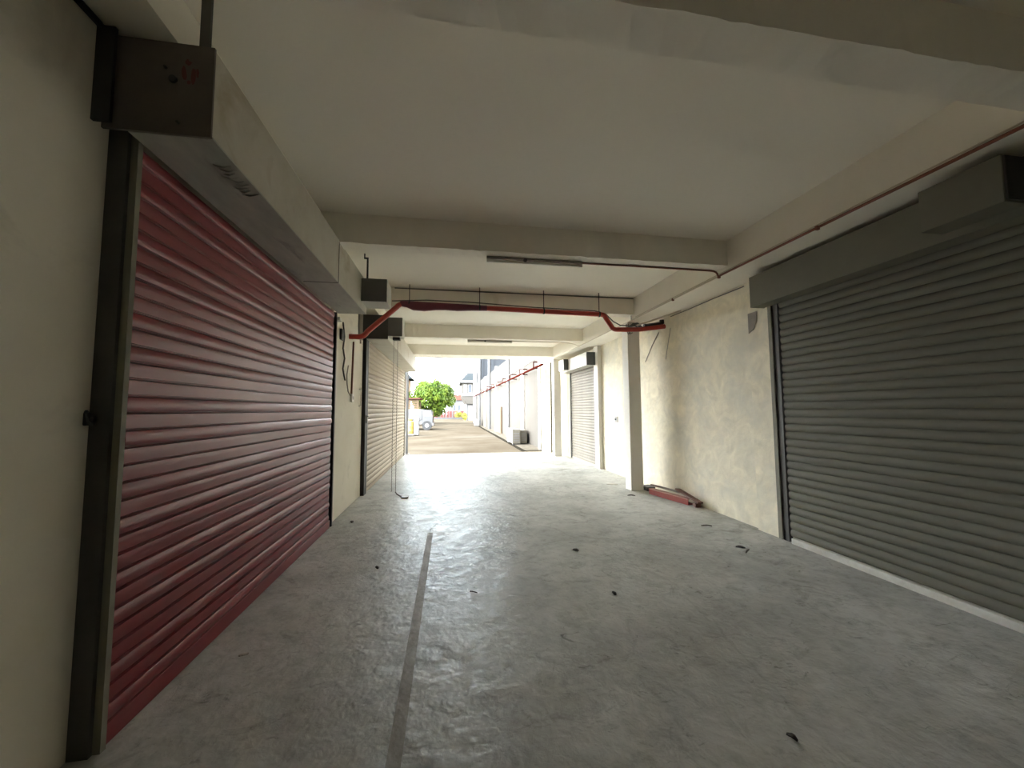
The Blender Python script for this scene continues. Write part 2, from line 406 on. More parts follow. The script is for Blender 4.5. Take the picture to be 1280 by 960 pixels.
# near guide rail: dark face, its lit side put in as a paler lip
g = boxes('guide_rail', [(-1.63, -1.540, 2.03, 2.05, 0, 2.868), (-1.60, -1.560, 2.05, 2.07, 0, 2.83)], M['steel_dark'], t)
boxes('rail_lip', [(-1.550, -1.510, 2.051, 2.080, 0, 2.85)], M['guide_grey'], g, label='grey lip for the lit side of the rail')
bm = bmesh.new(); bx(bm, -1.655, -1.61, 2.0, 2.03, 1.44, 1.50, 0.006); bx(bm, -1.62, -1.59, 2.008, 2.03, 1.455, 1.485, 0.004)
tube(bm, [(-1.585, 2.0, 1.44), (-1.59, 1.985, 1.46), (-1.60, 1.985, 1.49), (-1.61, 2.0, 1.505)], 0.007, 6)
finish('latch', bm, M['steel_black'], g)
# far guide rail
boxes('guide_rail', [(-1.60, -1.515, 5.385, 5.42, 0, 2.83), (-1.60, -1.552, 5.10, 5.385, 0, 2.83)], M['steel_black'], t)
# hood: open L of outer face and underside, plus end plate
h = boxes('hood', [(-1.150, -1.138, 1.96, 5.38, 2.822, 3.255)], M['hood_face'], t)
boxes('hood_underside', [(-1.497, -1.139, 1.97, 5.38, 2.812, 2.824)], M['hood_under'], h, label='scuffed metal underside')
boxes('hood_back', [(-1.60, -1.15, 1.97, 5.38, 3.245, 3.258)], M['hood_under'], h)
boxes('seam', [(-1.1378, -1.1345, 4.062, 4.072, 2.812, 3.255), (-1.47, -1.138, 4.062, 4.072, 2.8085, 2.8125)], M['steel_dark'], h)
# dent folds and rag-like torn film on the underside near end
bm = bmesh.new(); rnd = random.Random(3)
for i in range(9):
    y = 2.18 + i * 0.034; x = -1.205 + 0.012 * math.sin(i * 1.7)
    a = rnd.uniform(-0.4, 0.4); l = rnd.uniform(0.035, 0.065)
    tube(bm, [(x - l * 0.9, y + a * 0.03, 2.812), (x - l * 0.2, y + 0.012, 2.806), (x + l * 0.7, y - 0.004, 2.811)], [0.002, 0.006, 0.002], 5)
sharp(finish('dent', bm, M['hood_under'], h), 60)
ep = boxes('end_plate', [(-1.588, -1.136, 1.945, 1.957, 2.806, 3.262)], M['hood_end'], t, label='grimy dark end plate with a daub of red paint')
bm = bmesh.new()
for (x, z, w, hh, a) in ((-1.262, 3.115, 0.024, 0.080, 0.10), (-1.222, 3.105, 0.024, 0.088, -0.05), (-1.205, 3.12, 0.014, 0.05, 0.1), (-1.243, 3.165, 0.030, 0.020, 0.5), (-1.252, 3.172, 0.018, 0.03, -0.3), (-1.24, 3.07, 0.02, 0.02, 0.2)):
    n = 12; ring = []
    rr = random.Random(int(x * -1000))
    for k in range(n):
        th = 2 * math.pi * k / n; q = rr.uniform(0.38, 0.55)
        u, v = math.cos(th) * w * q, math.sin(th) * hh * q
        ring.append(bm.verts.new((x + u * math.cos(a) - v * math.sin(a), 1.9437, z + u * math.sin(a) + v * math.cos(a))))
    bm.faces.new(ring)
finish('paint_mark', bm, M['paint_red'], ep)
for (x, z, r_) in ((-1.305, 3.075, 0.018), (-1.275, 2.862, 0.007), (-1.34, 3.13, 0.007)):
    bm = bmesh.new(); bmesh.ops.create_cone(bm, cap_ends=True, segments=12, radius1=r_, radius2=r_ * .9, depth=0.012, matrix=Matrix.Translation((x, 1.94, z)) @ Matrix.Rotation(math.pi / 2, 4, 'X'))
    finish('bolt', bm, M['steel_black'], ep)
boxes('plate_flange', [(-1.620, -1.545, 1.930, 1.946, 2.83, 3.29)], M['steel_black'], ep)
boxes('hanger_strap', [(-1.212, -1.168, 1.957, 1.972, 3.255, ZC)], M['steel_dark'], t)
# motor cover at the far end of the hood
mc = box('motor_cover', -1.138, -0.815, 5.06, 5.42, 2.905, 3.205, M['box_pale'], t, bev=0.006)
boxes('dark_front', [(-1.132, -0.817, 5.048, 5.062, 2.908, 3.203)], M['box_grey'], mc, label='dark grey sheet for the shaded front')
bm = bmesh.new(); bx(bm, -1.083, -1.063, 5.10, 5.115, 3.205, 3.50); bx(bm, -1.118, -1.063, 5.10, 5.115, 3.48, 3.50)
bx(bm, -1.118, -1.104, 5.10, 5.115, 3.48, ZC)
finish('hanger_strap', bm, M['steel_black'], t)

# --- pale shutter behind it
t = thing('roller_shutter', 'pale beige ribbed roller shutter beyond the red one, hand chains before it', 'shutter', (-1.55, 10.3, 0))
curtain(t, SLAT_PLAIN, 0.098, -1.530, 7.40, 13.22, 0.07, 2.80, 1, M['beige_slat'])
boxes('bottom_bar', [(-1.548, -1.515, 7.40, 13.22, 0.004, 0.068)], M['beige_slat'], t, bev=0.004)
g = boxes('guide_rail', [(-1.60, -1.50, 7.20, 7.385, 0, 2.82)], M['steel_black'], t)
boxes('rail_lip', [(-1.515, -1.495, 7.386, 7.41, 0, 2.80)], M['box_pale'], g, label='pale edge strip')
bm = bmesh.new(); bx(bm, -1.50, -1.47, 7.25, 7.28, 1.28, 1.42, 0.004); bx(bm, -1.475, -1.455, 7.25, 7.36, 1.39, 1.41, 0.004)
finish('latch', bm, M['hood_under'], g)
boxes('guide_rail', [(-1.60, -1.49, 13.23, 13.30, 0, 2.81)], M['guide_grey'], t)
h = boxes('hood', [(-1.132, -1.12, 7.14, 13.2, 2.80, 3.235), (-1.60, -1.132, 13.19, 13.2, 2.80, 3.235)], M['hood_face'], t)
boxes('hood_underside', [(-1.49, -1.121, 7.14, 13.2, 2.79, 2.802)], M['hood_face'], h)
boxes('hood_end', [(-1.585, -1.12, 7.125, 7.14, 2.80, 3.235)], M['steel_black'], h, label='black sheet for the dark open end of the hood')  # black sheet stands for the unlit inside of the open hood end
mc = box('motor_cover', -1.118, -0.865, 7.11, 7.42, 2.85, 3.195, M['box_pale'], t, bev=0.006)
boxes('dark_front', [(-1.116, -0.868, 7.098, 7.112, 2.852, 3.192)], M['box_grey'], mc, label='dark grey sheet for the shaded front')
boxes('chain_wheel', [(-1.05, -0.92, 7.2, 7.32, 2.80, 2.85)], M['steel_black'], mc)
def chain(name, x, y, z0, z1, parent):
    bm = bmesh.new(); z = z0; k = 0
    while z < z1:
        tube(bm, [(x - 0.006, y, z), (x + 0.006, y, z + 0.03), (x - 0.006, y, z + 0.05)], 0.0045, 4)
        z += 0.05; k += 1
    return finish(name, bm, M['chain'], parent)
chain('hand_chain', -1.035, 7.27, 0.04, 2.80, t)
chain('hand_chain', -0.965, 7.27, 0.02, 2.80, t)
tubeo('chain_tail', [(-0.965, 7.27, 0.03), (-0.93, 7.20, 0.008), (-0.86, 7.05, 0.008), (-0.79, 6.95, 0.008)], 0.011, M['cable'], t, 6)
boxes('chain_handle', [(-0.82, -0.70, 6.86, 6.97, 0.0, 0.022)], M['cable'], t, bev=0.004)

# --- grey shutter, right foreground
t = thing('roller_shutter', 'wide dark grey ribbed roller shutter in the right foreground, pale sill below', 'shutter', (3.8, 2.2, 0))
curtain(t, SLAT_PLAIN, 0.084, 3.80, 0.72, 3.83, 0.066, 2.80, -1, M['grey_slat'])
boxes('guide_rail', [(3.775, 3.84, 3.935, 3.985, 0, 2.74)], M['guide_grey'], t)  # lit side of the jamb, given the paler material
boxes('guide_rail', [(3.79, 3.84, 3.86, 3.935, 0, 2.74)], M['steel_dark'], t)  # shaded side of the same jamb, given the darker material
boxes('guide_rail', [(3.77, 3.84, 0.60, 0.70, 0, 2.74)], M['guide_grey'], t)
h = boxes('hood', [(3.60, 3.612, 0.5, 4.045, 2.725, 3.097), (3.612, 3.84, 4.033, 4.045, 2.725, 3.097), (3.612, 3.84, 0.5, 0.512, 2.725, 3.097)], M['hood_green'], t)
boxes('hood_underside', [(3.612, 3.775, 0.5, 4.033, 2.725, 2.735)], M['hood_green'], h)
mc = box('motor_cover', 3.40, 3.60, 1.77, 2.20, 2.78, 3.085, M['hood_green'], t, bev=0.004)
boxes('dark_front', [(3.41, 3.598, 1.757, 1.771, 2.79, 3.075)], M['steel_dark'], mc)

# --- narrow shutter, right background
t = thing('roller_shutter', 'narrow silvery roller shutter in the far right wall', 'shutter', (3.8, 10.6, 0))
curtain(t, SLAT_PLAIN, 0.078, 3.81, 9.63, 11.62, 0.05, 2.70, -1, M['alu_slat'])
boxes('bottom_bar', [(3.795, 3.825, 9.63, 11.62, 0.0, 0.05)], M['beige_slat'], t)
boxes('guide_rail', [(3.77, 3.84, 11.63, 11.715, 0, 2.68)], M['steel_dark'], t)
boxes('guide_rail', [(3.77, 3.84, 9.555, 9.62, 0, 2.68)], M['box_pale'], t)
h = boxes('hood', [(3.50, 3.512, 9.44, 11.9, 2.66, 3.0)], M['box_pale'], t)
boxes('hood_underside', [(3.512, 3.77, 9.44, 11.9, 2.66, 2.67)], M['box_pale'], h)
boxes('hood_end', [(3.503, 3.84, 9.43, 9.442, 2.66, 3.0)], M['box_grey'], h, label='dark grey hood end')
mc = box('motor_cover', 3.355, 3.50, 11.0, 11.5, 2.69, 3.02, M['box_pale'], t, bev=0.005)
boxes('dark_front', [(3.36, 3.50, 10.99, 11.002, 2.692, 3.018)], M['box_grey'], mc, label='dark grey sheet for the shaded front')  # pale body for the lit side, dark sheet for the shaded front

# ------------------------------------------------------------------ pipes, conduits, lamps overhead
def arc(p, q, c, n=5):
    p, q, c = Vector(p), Vector(q), Vector(c)
    return [(1 - s) ** 2 * p + 2 * s * (1 - s) * c + s * s * q for s in [i / n for i in range(n + 1)]]

t = thing('fire_pipe', 'red overhead pipe crossing the passage under the third ceiling beam', 'pipe', (1.0, 6.26, 3.0))
PX = [(-1.56, 6.22, 2.66), (-1.42, 6.24, 2.66)] + arc((-1.40, 6.25, 2.665), (-1.30, 6.26, 2.75), (-1.33, 6.25, 2.68), 4)[1:] \
     + [(-0.86, 6.28, 3.165)] + arc((-0.84, 6.28, 3.19), (-0.72, 6.28, 3.225), (-0.79, 6.28, 3.235), 4) + [(2.60, 6.28, 3.170)] \
     + arc((2.62, 6.28, 3.168), (2.70, 6.28, 3.11), (2.68, 6.28, 3.165), 4) + [(2.80, 6.27, 2.96)] \
     + arc((2.81, 6.27, 2.945), (2.90, 6.26, 2.905), (2.83, 6.27, 2.905), 4) + [(3.3, 6.25, 2.915), (3.80, 6.25, 2.985)]
tubeo('pipe', PX, 0.042, M['pipe_red'], t, 12)
bm = bmesh.new()
tube(bm, [(3.40, 6.25, 2.99), (3.62, 6.25, 3.02), (3.76, 6.25, 3.04)], 0.030, 8); tube(bm, [(3.75, 6.25, 3.03), (3.75, 6.25, 3.10)], 0.04, 8)
finish('elbow', bm, M['steel_black'], t)
# maroon bulge around and below the pipe's left end
bm = bmesh.new(); rings = []
prof_w = [(-0.80, 0.044, 0.0), (-0.70, 0.048, 0.01), (-0.60, 0.050, 0.05), (-0.42, 0.050, 0.055), (-0.24, 0.049, 0.03), (-0.08, 0.048, 0.022), (0.12, 0.048, 0.026), (0.35, 0.046, 0.010), (0.60, 0.0445, 0.0)]
for (x, r, sag) in prof_w:
    zc = 3.2255 - 0.0166 * (x + 0.72)
    ring = []
    for k in range(10):
        th = 2 * math.pi * k / 10
        z = zc + math.sin(th) * r
        if math.sin(th) < -0.2: z -= sag
        ring.append(bm.verts.new((x, 6.28 + math.cos(th) * r, z)))
    rings.append(ring)
for a, b_ in zip(rings[:-1], rings[1:]):
    for j in range(10): bm.faces.new((a[j], a[(j + 1) % 10], b_[(j + 1) % 10], b_[j]))
bm.faces.new(rings[0]); bm.faces.new(rings[-1][::-1])
sharp(finish('pipe_bulge', bm, M['pipe_maroon'], t, label='dark maroon bulge sagging at the left end'), 60)
for x in (-0.66, 0.48, 1.58, 2.58):
    bm = bmesh.new(); zc = 3.2255 - 0.0166 * (x + 0.72)
    tube(bm, [(x, 6.28, zc + 0.03), (x, 6.28, ZC)], 0.007, 6)
    tube(bm, [(x - 0.012, 6.28, zc), (x + 0.012, 6.28, zc)], 0.050, 12)
    finish('hanger', bm, M['steel_black'], t)
tag(tubeo('cable', [(-0.95, 6.40, 3.30), (-0.4, 6.40, 3.335), (0.3, 6.40, 3.33), (1.4, 6.40, 3.285), (2.55, 6.38, 3.255), (2.72, 6.34, 3.20), (2.86, 6.32, 3.06), (2.98, 6.31, 2.995), (3.3, 6.31, 2.99)], 0.010, M['cable'], None, 6),
    'dark cable running along just above the red overhead pipe', 'cable')
tag(tubeo('cable', [(-0.92, 6.462, 3.538), (3.32, 6.462, 3.535)], 0.009, M['cable'], None, 6), 'thin dark strip for the shadowed gap in the ceiling corner above the red pipe', 'cable')  # dark tube drawn in place of the shadowed gap between beam and ceiling

# lamps under the beams
def lamp(name, x0, x1, y, z, label):
    t = thing(name, label, 'lamp', ((x0 + x1) / 2, y, z - 0.06), 'unlit tube lamps under the beams')
    box('batten', x0, x1, y - 0.022, y + 0.022, z - 0.03, z, M['cable_pale'], t, bev=0.004)
    tubeo('tube', [(x0 + 0.03, y - 0.012, z - 0.052), (x1 - 0.03, y - 0.012, z - 0.052)], 0.018, M['white'], t, 10)
    for x in (x0, x1 - 0.04):
        box('lamp_holder', x, x + 0.04, y - 0.018, y + 0.018, z - 0.068, z - 0.0, M['white'], t, bev=0.003)
    bm = bmesh.new(); bmesh.ops.create_cone(bm, cap_ends=True, segments=12, radius1=0.022, radius2=0.022, depth=0.03, matrix=Matrix.Translation((x0 + (x1 - x0) * 0.39, y - 0.026, z - 0.03)) @ Matrix.Rotation(math.pi / 2, 4, 'X'))
    finish('starter', bm, M['cable'], t)
lamp('tube_lamp', 0.40, 1.53, 4.215, ZB, 'unlit tube lamp under the nearer beam, above the red pipe in view')
lamp('tube_lamp', 0.42, 1.53, 9.39, ZB, 'unlit tube lamp under the far beam, beyond the red pipe')
tag(tubeo('conduit', [(1.53, 4.215, ZB - 0.012), (2.4, 4.215, ZB - 0.011), (3.20, 4.215, ZB - 0.012)] + arc((3.22, 4.215, ZB - 0.014), (3.31, 4.215, ZB - 0.07), (3.31, 4.215, ZB - 0.014), 4), 0.011, M['conduit_brown'], None, 6),
    'brown conduit from the nearer tube lamp to the right-hand beam', 'conduit')
tag(tubeo('conduit', [(1.53, 9.39, ZB - 0.012), (2.95, 9.39, ZB - 0.012), (3.15, 9.39, ZB - 0.05), (3.315, 9.39, ZB - 0.10)], 0.011, M['conduit_cream'], None, 6),
    'cream conduit from the far tube lamp to the right-hand beam', 'conduit')
t = thing('conduit', 'long red-brown conduit along the lower edge of the right-hand beam', 'conduit', (3.31, 2, 3.12))
tubeo('pipe', [(3.317, 0.5, 3.142), (3.317, 4.2, 3.160)], 0.012, M['conduit_brown'], t, 6)
tubeo('pipe', [(3.317, 4.2, 3.160), (3.317, 6.6, 3.150), (3.317, 11.9, 3.158)], 0.010, M['conduit_cream'], t, 6, label='cream stretch')
tubeo('pipe', [(3.321, 0.5, 3.172), (3.321, 4.2, 3.184), (3.321, 6.4, 3.178)], 0.006, M['conduit_cream'], t, 6, label='thin cream line for the highlight above')  # cream tube stands for the strip of light above the conduit
for y in (2.9, 4.20, 5.2):
    box('clip', 3.300, 3.33, y - 0.012, y + 0.012, 3.132, 3.168, M['conduit_brown'], t)
tag(tubeo('conduit', [(3.318, 6.55, 3.53), (3.318, 6.55, 3.16)], 0.011, M['cable_pale'], None, 6), 'short upright grey conduit on the beam face above the pillar', 'conduit')
# bundle of slack cable at the head of the pillar
bm = bmesh.new(); rnd = random.Random(11)
for i in range(7):
    ph = rnd.uniform(0, 6); a = rnd.uniform(0.6, 1.0)
    pts = []
    for k in range(13):
        s = k / 12
        pts.append((3.27 + 0.26 * s + 0.015 * math.sin(9 * s + ph), 6.60 + 0.05 * math.sin(6 * s + ph), 3.00 + 0.10 * a * math.sin(math.pi * s * 0.8 + 0.3) + 0.02 * math.sin(11 * s + ph)))
    tube(bm, pts, 0.008, 5)
for (dx, r_) in ((0.0, .009), (0.04, .007)):
    tube(bm, [(3.25 + dx, 6.62, 3.10), (3.24 + dx, 6.60, 2.99), (3.27 + dx, 6.60, 2.90), (3.32 + dx, 6.60, 2.93)], r_, 5)
tag(finish('cable_bundle', bm, M['cable']), 'tangle of slack grey cables at the top of the near pillar', 'cable')
tag(tubeo('conduit', [(3.36, 6.45, 3.03), (3.80, 5.75, 3.135)], 0.016, M['conduit_cream'], None, 8), 'short cream tube slanting from the pillar top to the wall head', 'conduit')
tag(tubeo('cable', [(3.832, 6.50, 2.93), (3.832, 6.75, 2.72), (3.832, 7.02, 2.44)], 0.008, M['cable_pale'], None, 5), 'loose pale cable slanting down the rough wall right of the pillar', 'cable')
tag(tubeo('cable', [(3.834, 6.12, 2.93), (3.834, 6.20, 2.70), (3.834, 6.30, 2.40)], 0.005, M['cable_pale'], None, 5), 'second thinner pale cable beside it on the rough wall, nearer the grey shutter', 'cable')
tag(tubeo('cable', [(3.833, 4.4, 3.118), (3.833, 5.0, 3.128), (3.833, 5.6, 3.124), (3.833, 6.1, 3.13)], 0.008, M['cable'], None, 5), 'dark cable along the top of the rough right wall', 'cable')
tag(tubeo('cable', [(-1.606, 0.2, 3.288), (-1.606, 1.93, 3.288)], 0.016, M['steel_black'], None, 6), 'black strip for the dark gap along the upper left wall before the end plate', 'cable')  # black tube put in for the dark gap where wall meets beam
# piece of grey plaster board left at the hood corner
bm = bmesh.new(); prism(bm, [(4.30, 2.72), (4.30, 2.46), (4.22, 2.50), (4.16, 2.60), (4.16, 2.72)], 'x', 3.783, 3.789)
tag(finish('plaster_patch', bm, M['board_grey']), 'grey torn patch on the wall under the corner of the right hood', 'patch')

# ------------------------------------------------------------------ left pier cables and switch
XP = -1.555
tag(tubeo('cable', [(XP, 5.85, 2.80), (XP, 5.95, 2.6), (XP, 5.88, 2.42), (XP, 5.98, 2.28), (XP, 5.90, 2.12), (XP, 5.97, 2.02), (XP, 6.03, 1.96)], 0.011, M['cable'], None, 6), 'dark wavy cable hanging down the left pier between the shutters', 'cable')
tag(tubeo('cable', [(XP, 6.20, 2.2), (XP, 6.13, 2.05), (XP, 6.15, 1.92), (XP, 6.22, 1.80), (XP, 6.35, 1.74)], 0.008, M['cable_pale'], None, 6), 'pale cable looping to the switch box on the left pier', 'cable')
tag(tubeo('conduit', [(XP, 6.48, 2.62), (XP, 6.45, 2.2), (XP, 6.42, 1.76)], 0.016, M['conduit_brown'], None, 8), 'brown upright conduit ending at the switch box on the left pier', 'conduit')
t = thing('switch_box', 'small white switch box at the foot of the brown conduit', 'switch', (-1.55, 6.42, 1.64))
box('case', -1.565, -1.525, 6.36, 6.47, 1.64, 1.77, M['white'], t, bev=0.006); box('rocker', -1.527, -1.520, 6.39, 6.44, 1.68, 1.73, M['cable_pale'], t, bev=0.002)
t = thing('pull_bar', 'upright white pull bar on the left pier beside the black guide rail', 'handle', (-1.54, 6.93, 1.57))
tubeo('grip', [(-1.555, 6.93, 1.88), (-1.52, 6.93, 1.87), (-1.52, 6.93, 1.59), (-1.555, 6.93, 1.58)], 0.016, M['white'], t, 8)
for (y, dz, mt_, lb) in ((6.78, 0.0, 'cable', 'nearest grey conduit of the bunch above the left pier pipe end'), (6.90, -0.05, 'cable_pale', 'middle pale conduit of the bunch above the left pier pipe end'), (7.02, 0.03, 'cable_pale', 'farthest pale conduit of the bunch above the left pier pipe end')):
    tag(tubeo('conduit', [(XP + 0.01, y, 3.2), (XP + 0.012, y - 0.02, 2.95 + dz), (XP + 0.01, y + 0.03, 2.72 + dz)], 0.014, M[mt_], None, 6), lb, 'conduit')
tag(box('junction_box', -1.563, -1.53, 5.72, 5.84, 2.52, 2.68, M['steel_dark'], None, bev=0.005), 'small dark box high on the left pier', 'box')
tag(box('bracket', -1.563, -1.50, 5.48, 5.60, 2.745, 2.79, M['white'], None, bev=0.004), 'pale bracket under the far end of the long hood', 'bracket')
t = thing('wall_switch', 'small dark switch on the right wall beyond the pillar', 'switch', (3.83, 8.43, 1.2))
box('plate', 3.822, 3.84, 8.36, 8.50, 1.20, 1.34, M['cable_pale'], t, bev=0.004); box('knob', 3.80, 3.822, 8.41, 8.46, 1.25, 1.29, M['steel_black'], t, bev=0.003)

# ------------------------------------------------------------------ scrap by the pillar
def plank(name, p, q, w, th, mt, label, tilt=0.0, cat='plank', group=None):
    """a plank from p to q (centre line), width w, thickness th, rolled by tilt about its length"""
    p, q = Vector(p), Vector(q); d = q - p; L_ = d.length; d.normalize()
    side = d.cross(Vector((0, 0, 1))).normalized(); upv = side.cross(d)
    s2 = side * math.cos(tilt) + upv * math.sin(tilt); n2 = -side * math.sin(tilt) + upv * math.cos(tilt)
    bm = bmesh.new(); bx(bm, 0, L_, -w / 2, w / 2, -th / 2, th / 2, 0.003)
    for v in bm.verts: v.co = p + d * v.co.x + s2 * v.co.y + n2 * v.co.z
    return tag(finish(name, bm, mt), label, cat, group)
bm = bmesh.new()   # open red channel: web toward the passage, top flange faded pink
t = thing('steel_channel', 'red painted steel channel lying by the rough wall', 'scrap', (3.62, 6.0, 0))
def along(y): return 3.60 + (6.35 - y) * 0.10
A_, B_ = Vector((3.50, 6.42, 0)), Vector((3.68, 5.56, 0))
d_ = (B_ - A_).normalized(); nn = Vector((-d_.y, d_.x, 0)); nn = nn if nn.x > 0 else -nn
def slab(name, o0, o1, z0, z1, mt, label=None):
    bm = bmesh.new(); vs = []
    for z in (z0, z1):
        for (P, o_) in ((A_, o0), (B_, o0), (B_, o1), (A_, o1)): vs.append(bm.verts.new((P.x + nn.x * o_, P.y + nn.y * o_, z)))
    for f in ((0, 1, 2, 3), (4, 5, 6, 7), (0, 1, 5, 4), (1, 2, 6, 5), (2, 3, 7, 6), (3, 0, 4, 7)): bm.faces.new([vs[i] for i in f])
    return finish(name, bm, mt, t, label=label)
slab('web', 0.0, 0.012, 0.0, 0.085, M['board_red'])
slab('flange', 0.012, 0.13, 0.0, 0.010, M['board_red'])
slab('top_flange', -0.004, 0.10, 0.085, 0.095, M['board_pink'], 'faded pink upper face')
plank('plank', (3.64, 6.55, 0.128), (3.755, 5.92, 0.128), 0.10, 0.028, M['board_grey'], 'grey plank resting on top of the red channel', 0.2)
plank('plank', (3.70, 5.86, 0.190), (3.755, 5.36, 0.080), 0.10, 0.025, M['board_brown'], 'brown board leaning down over the end of the red channel', 0.1)
tag(box('block', 3.70, 3.79, 5.40, 5.47, 0.0, 0.060, M['board_brown'], None, bev=0.004), 'small brown block against the wall at the near end of the scrap', 'block')
tag(box('block', 3.58, 3.74, 6.62, 6.85, 0.0, 0.075, M['steel_dark'], None, bev=0.008), 'dark block on the floor behind the pillar foot', 'block')

# ------------------------------------------------------------------ litter on the floor
def flake(name, x, y, w, l, rot, mt, label, curl=0.01):
    bm = bmesh.new(); n = 6; rows = []
    rr = random.Random(int(abs(x * 1000 + y * 77)))
    for i in range(n + 1):
        s = i / n; wd = w * 0.5 * (math.sin(math.pi * (0.06 + 0.88 * s)) ** 0.7) * rr.uniform(0.8, 1.1)
        z = 0.003 + curl * math.sin(math.pi * s)
        rows.append([Vector((-wd, (s - .5) * l, z)), Vector((0, (s - .5) * l, z + 0.003 + curl * .3)), Vector((wd, (s - .5) * l, z))])
    R_ = Matrix.Rotation(rot, 3, 'Z')
    V = [[bm.verts.new(R_ @ p + Vector((x, y, 0))) for p in r_] for r_ in rows]
    for a, b_ in zip(V[:-1], V[1:]):
        for j in range(2): bm.faces.new((a[j], a[j + 1], b_[j + 1], b_[j]))
    ret = bmesh.ops.extrude_face_region(bm, geom=bm.faces[:])
    for v in [g_ for g_ in ret['geom'] if isinstance(g_, bmesh.types.BMVert)]: v.co.z -= 0.003
    return tag(finish(name, bm, mt), label, 'litter', 'bits of litter on the floor')
flake('dry_leaf', 1.337, 4.03, 0.05, 0.07, 0.8, M['debris'], 'dark dry scrap alone on the floor in mid passage, farther one')
flake('dry_leaf', 1.33, 3.05, 0.03, 0.05, 0.2, M['debris'], 'tiny dark scrap on the floor in mid passage, nearer one')
flake('dry_leaf', 3.26, 4.55, 0.035, 0.13, 1.3, M['debris'], 'long dark sliver on the floor before the rough right wall')
flake('dry_leaf', 3.12, 3.80, 0.06, 0.09, 0.9, M['debris'], 'dark curled scrap on the floor before the grey shutter guide')
flake('dry_leaf', 3.10, 3.68, 0.02, 0.14, 2.2, M['debris'], 'thin dark twig beside the curled scrap near the grey shutter')
flake('dry_leaf', 3.13, 6.35, 0.09, 0.13, 1.1, M['debris'], 'dark flat scrap on the floor just before the near pillar')
flake('paper_scrap', 3.22, 7.35, 0.12, 0.22, 1.3, M['debris_pale'], 'pale paper scrap on the floor behind the near pillar')
flake('dry_leaf', -0.68, 3.92, 0.035, 0.06, 0.5, M['debris'], 'small dark scrap on the floor left of the joint strip')
flake('dry_leaf', -1.30, 5.55, 0.05, 0.08, 0.4, M['debris'], 'small dark scrap at the foot of the left pier')
flake('dry_leaf', 1.55, 1.62, 0.03, 0.045, 0.4, M['debris'], 'tiny dark scrap on the floor nearest the viewer')
flake('twig', 0.20, 3.27, 0.012, 0.07, 1.0, M['cable'], 'thin dark twig on the shiny floor right of the joint strip', 0.004)
flake('dry_leaf', -1.25, 2.70, 0.03, 0.05, 1.9, M['debris_pale'], 'pale chip on the floor under the red shutter', 0.004)

# ------------------------------------------------------------------ outdoors
# white boundary building on the right: local frame along the wall
WA, WB = Vector((3.50, 13.2, 0)), Vector((2.85, 50.0, 0))
wd = (WB - WA).normalized(); wn = Vector((-wd.y, wd.x, 0))   # wn points into the yard (-x)
def wframe(bm):
    for v in bm.verts:
        v.co = WA + wd * v.co.y + wn * (-v.co.x) + Vector((0, 0, v.co.z))
def wbox(name, o0, o1, s0, s1, z0, z1, mt, parent=None, kind=None, label=None, lst=None):
    """box in the wall frame: o = distance out from the wall face into the yard, s = along the wall"""
    bm = bmesh.new()
    for (a, b_, c_, d2, e_, f_) in (lst or [(o0, o1, s0, s1, z0, z1)]):
        bx(bm, -max(a, b_), -min(a, b_), c_, d2, e_, f_)
    wframe(bm)
    return finish(name, bm, mt, parent, kind=kind, label=label)
def wtube(name, pts, r, mt, parent=None, n=8, label=None):
    bm = bmesh.new(); tube(bm, [(-o_, s_, z_) for (o_, s_, z_) in pts], r, n); wframe(bm)
    return sharp(finish(name, bm, mt, parent, label=label), 50)
bw = thing('building', 'long white building with red pipe and pilasters along the right of the yard', 'building', tuple(WA))
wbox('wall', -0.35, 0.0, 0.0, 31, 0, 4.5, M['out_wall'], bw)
wbox('upper_wall', -0.9, -0.35, 2.0, 31, 3.0, 9.0, M['out_grey'], bw, label='grey upper storey')
wbox('end_wall', -8, -0.35, 30.7, 31, 0, 9.0, M['out_grey'], bw, label='grey end wall')
for (s0, s1, o_) in ((4.2, 4.9, 0.06), (20.8, 21.6, 0.06)):
    wbox('pilaster', 0.0, o_, s0, s1, 0, 4.5, M['out_pil'], bw)
for s0 in (13.3, ):
    wbox('pilaster', 0.0, 0.10, s0, s0 + 0.7, 0, 4.6, M['out_pil'], bw)
wbox('pillar', 0.0, 0.22, -0.12, 0.30, 0, 4.5, M['wall_r'], bw, label='cream corner pillar')
dr = wbox('door', 0.0, 0.03, 12.0, 13.2, 0.02, 2.35, M['out_door'], bw); wbox('door_frame', 0.0, 0.06, 11.9, 13.3, 2.35, 2.43, M['out_pil'], dr)
wtube('standpipe', [(0.06, 11.1, 0), (0.06, 11.1, 1.7)], 0.06, M['timber'], bw, label='brown standpipe')
wtube('downpipe', [(0.10, 0.95, 0), (0.10, 0.95, 3.2), (0.10, 0.95, 4.4)], 0.085, M['kerb'], bw, 10)
wtube('downpipe', [(0.09, 8.4, 0), (0.09, 8.4, 4.5)], 0.10, M['out_pipe'], bw, 10)
wtube('downpipe', [(0.09, 17.2, 0), (0.09, 17.2, 8.0)], 0.13, M['out_white'], bw, 10)
wtube('downpipe', [(0.09, 25.6, 0), (0.09, 25.6, 8.5)], 0.20, M['out_white'], bw, 10)
wtube('downpipe', [(0.09, 30.6, 0), (0.09, 30.6, 8.5)], 0.25, M['out_pipe'], bw, 10)
rp = wtube('red_pipe', [(0.30, -0.2, 3.10), (0.30, 31, 3.04)], 0.040, M['far_pipe'], bw, 6)
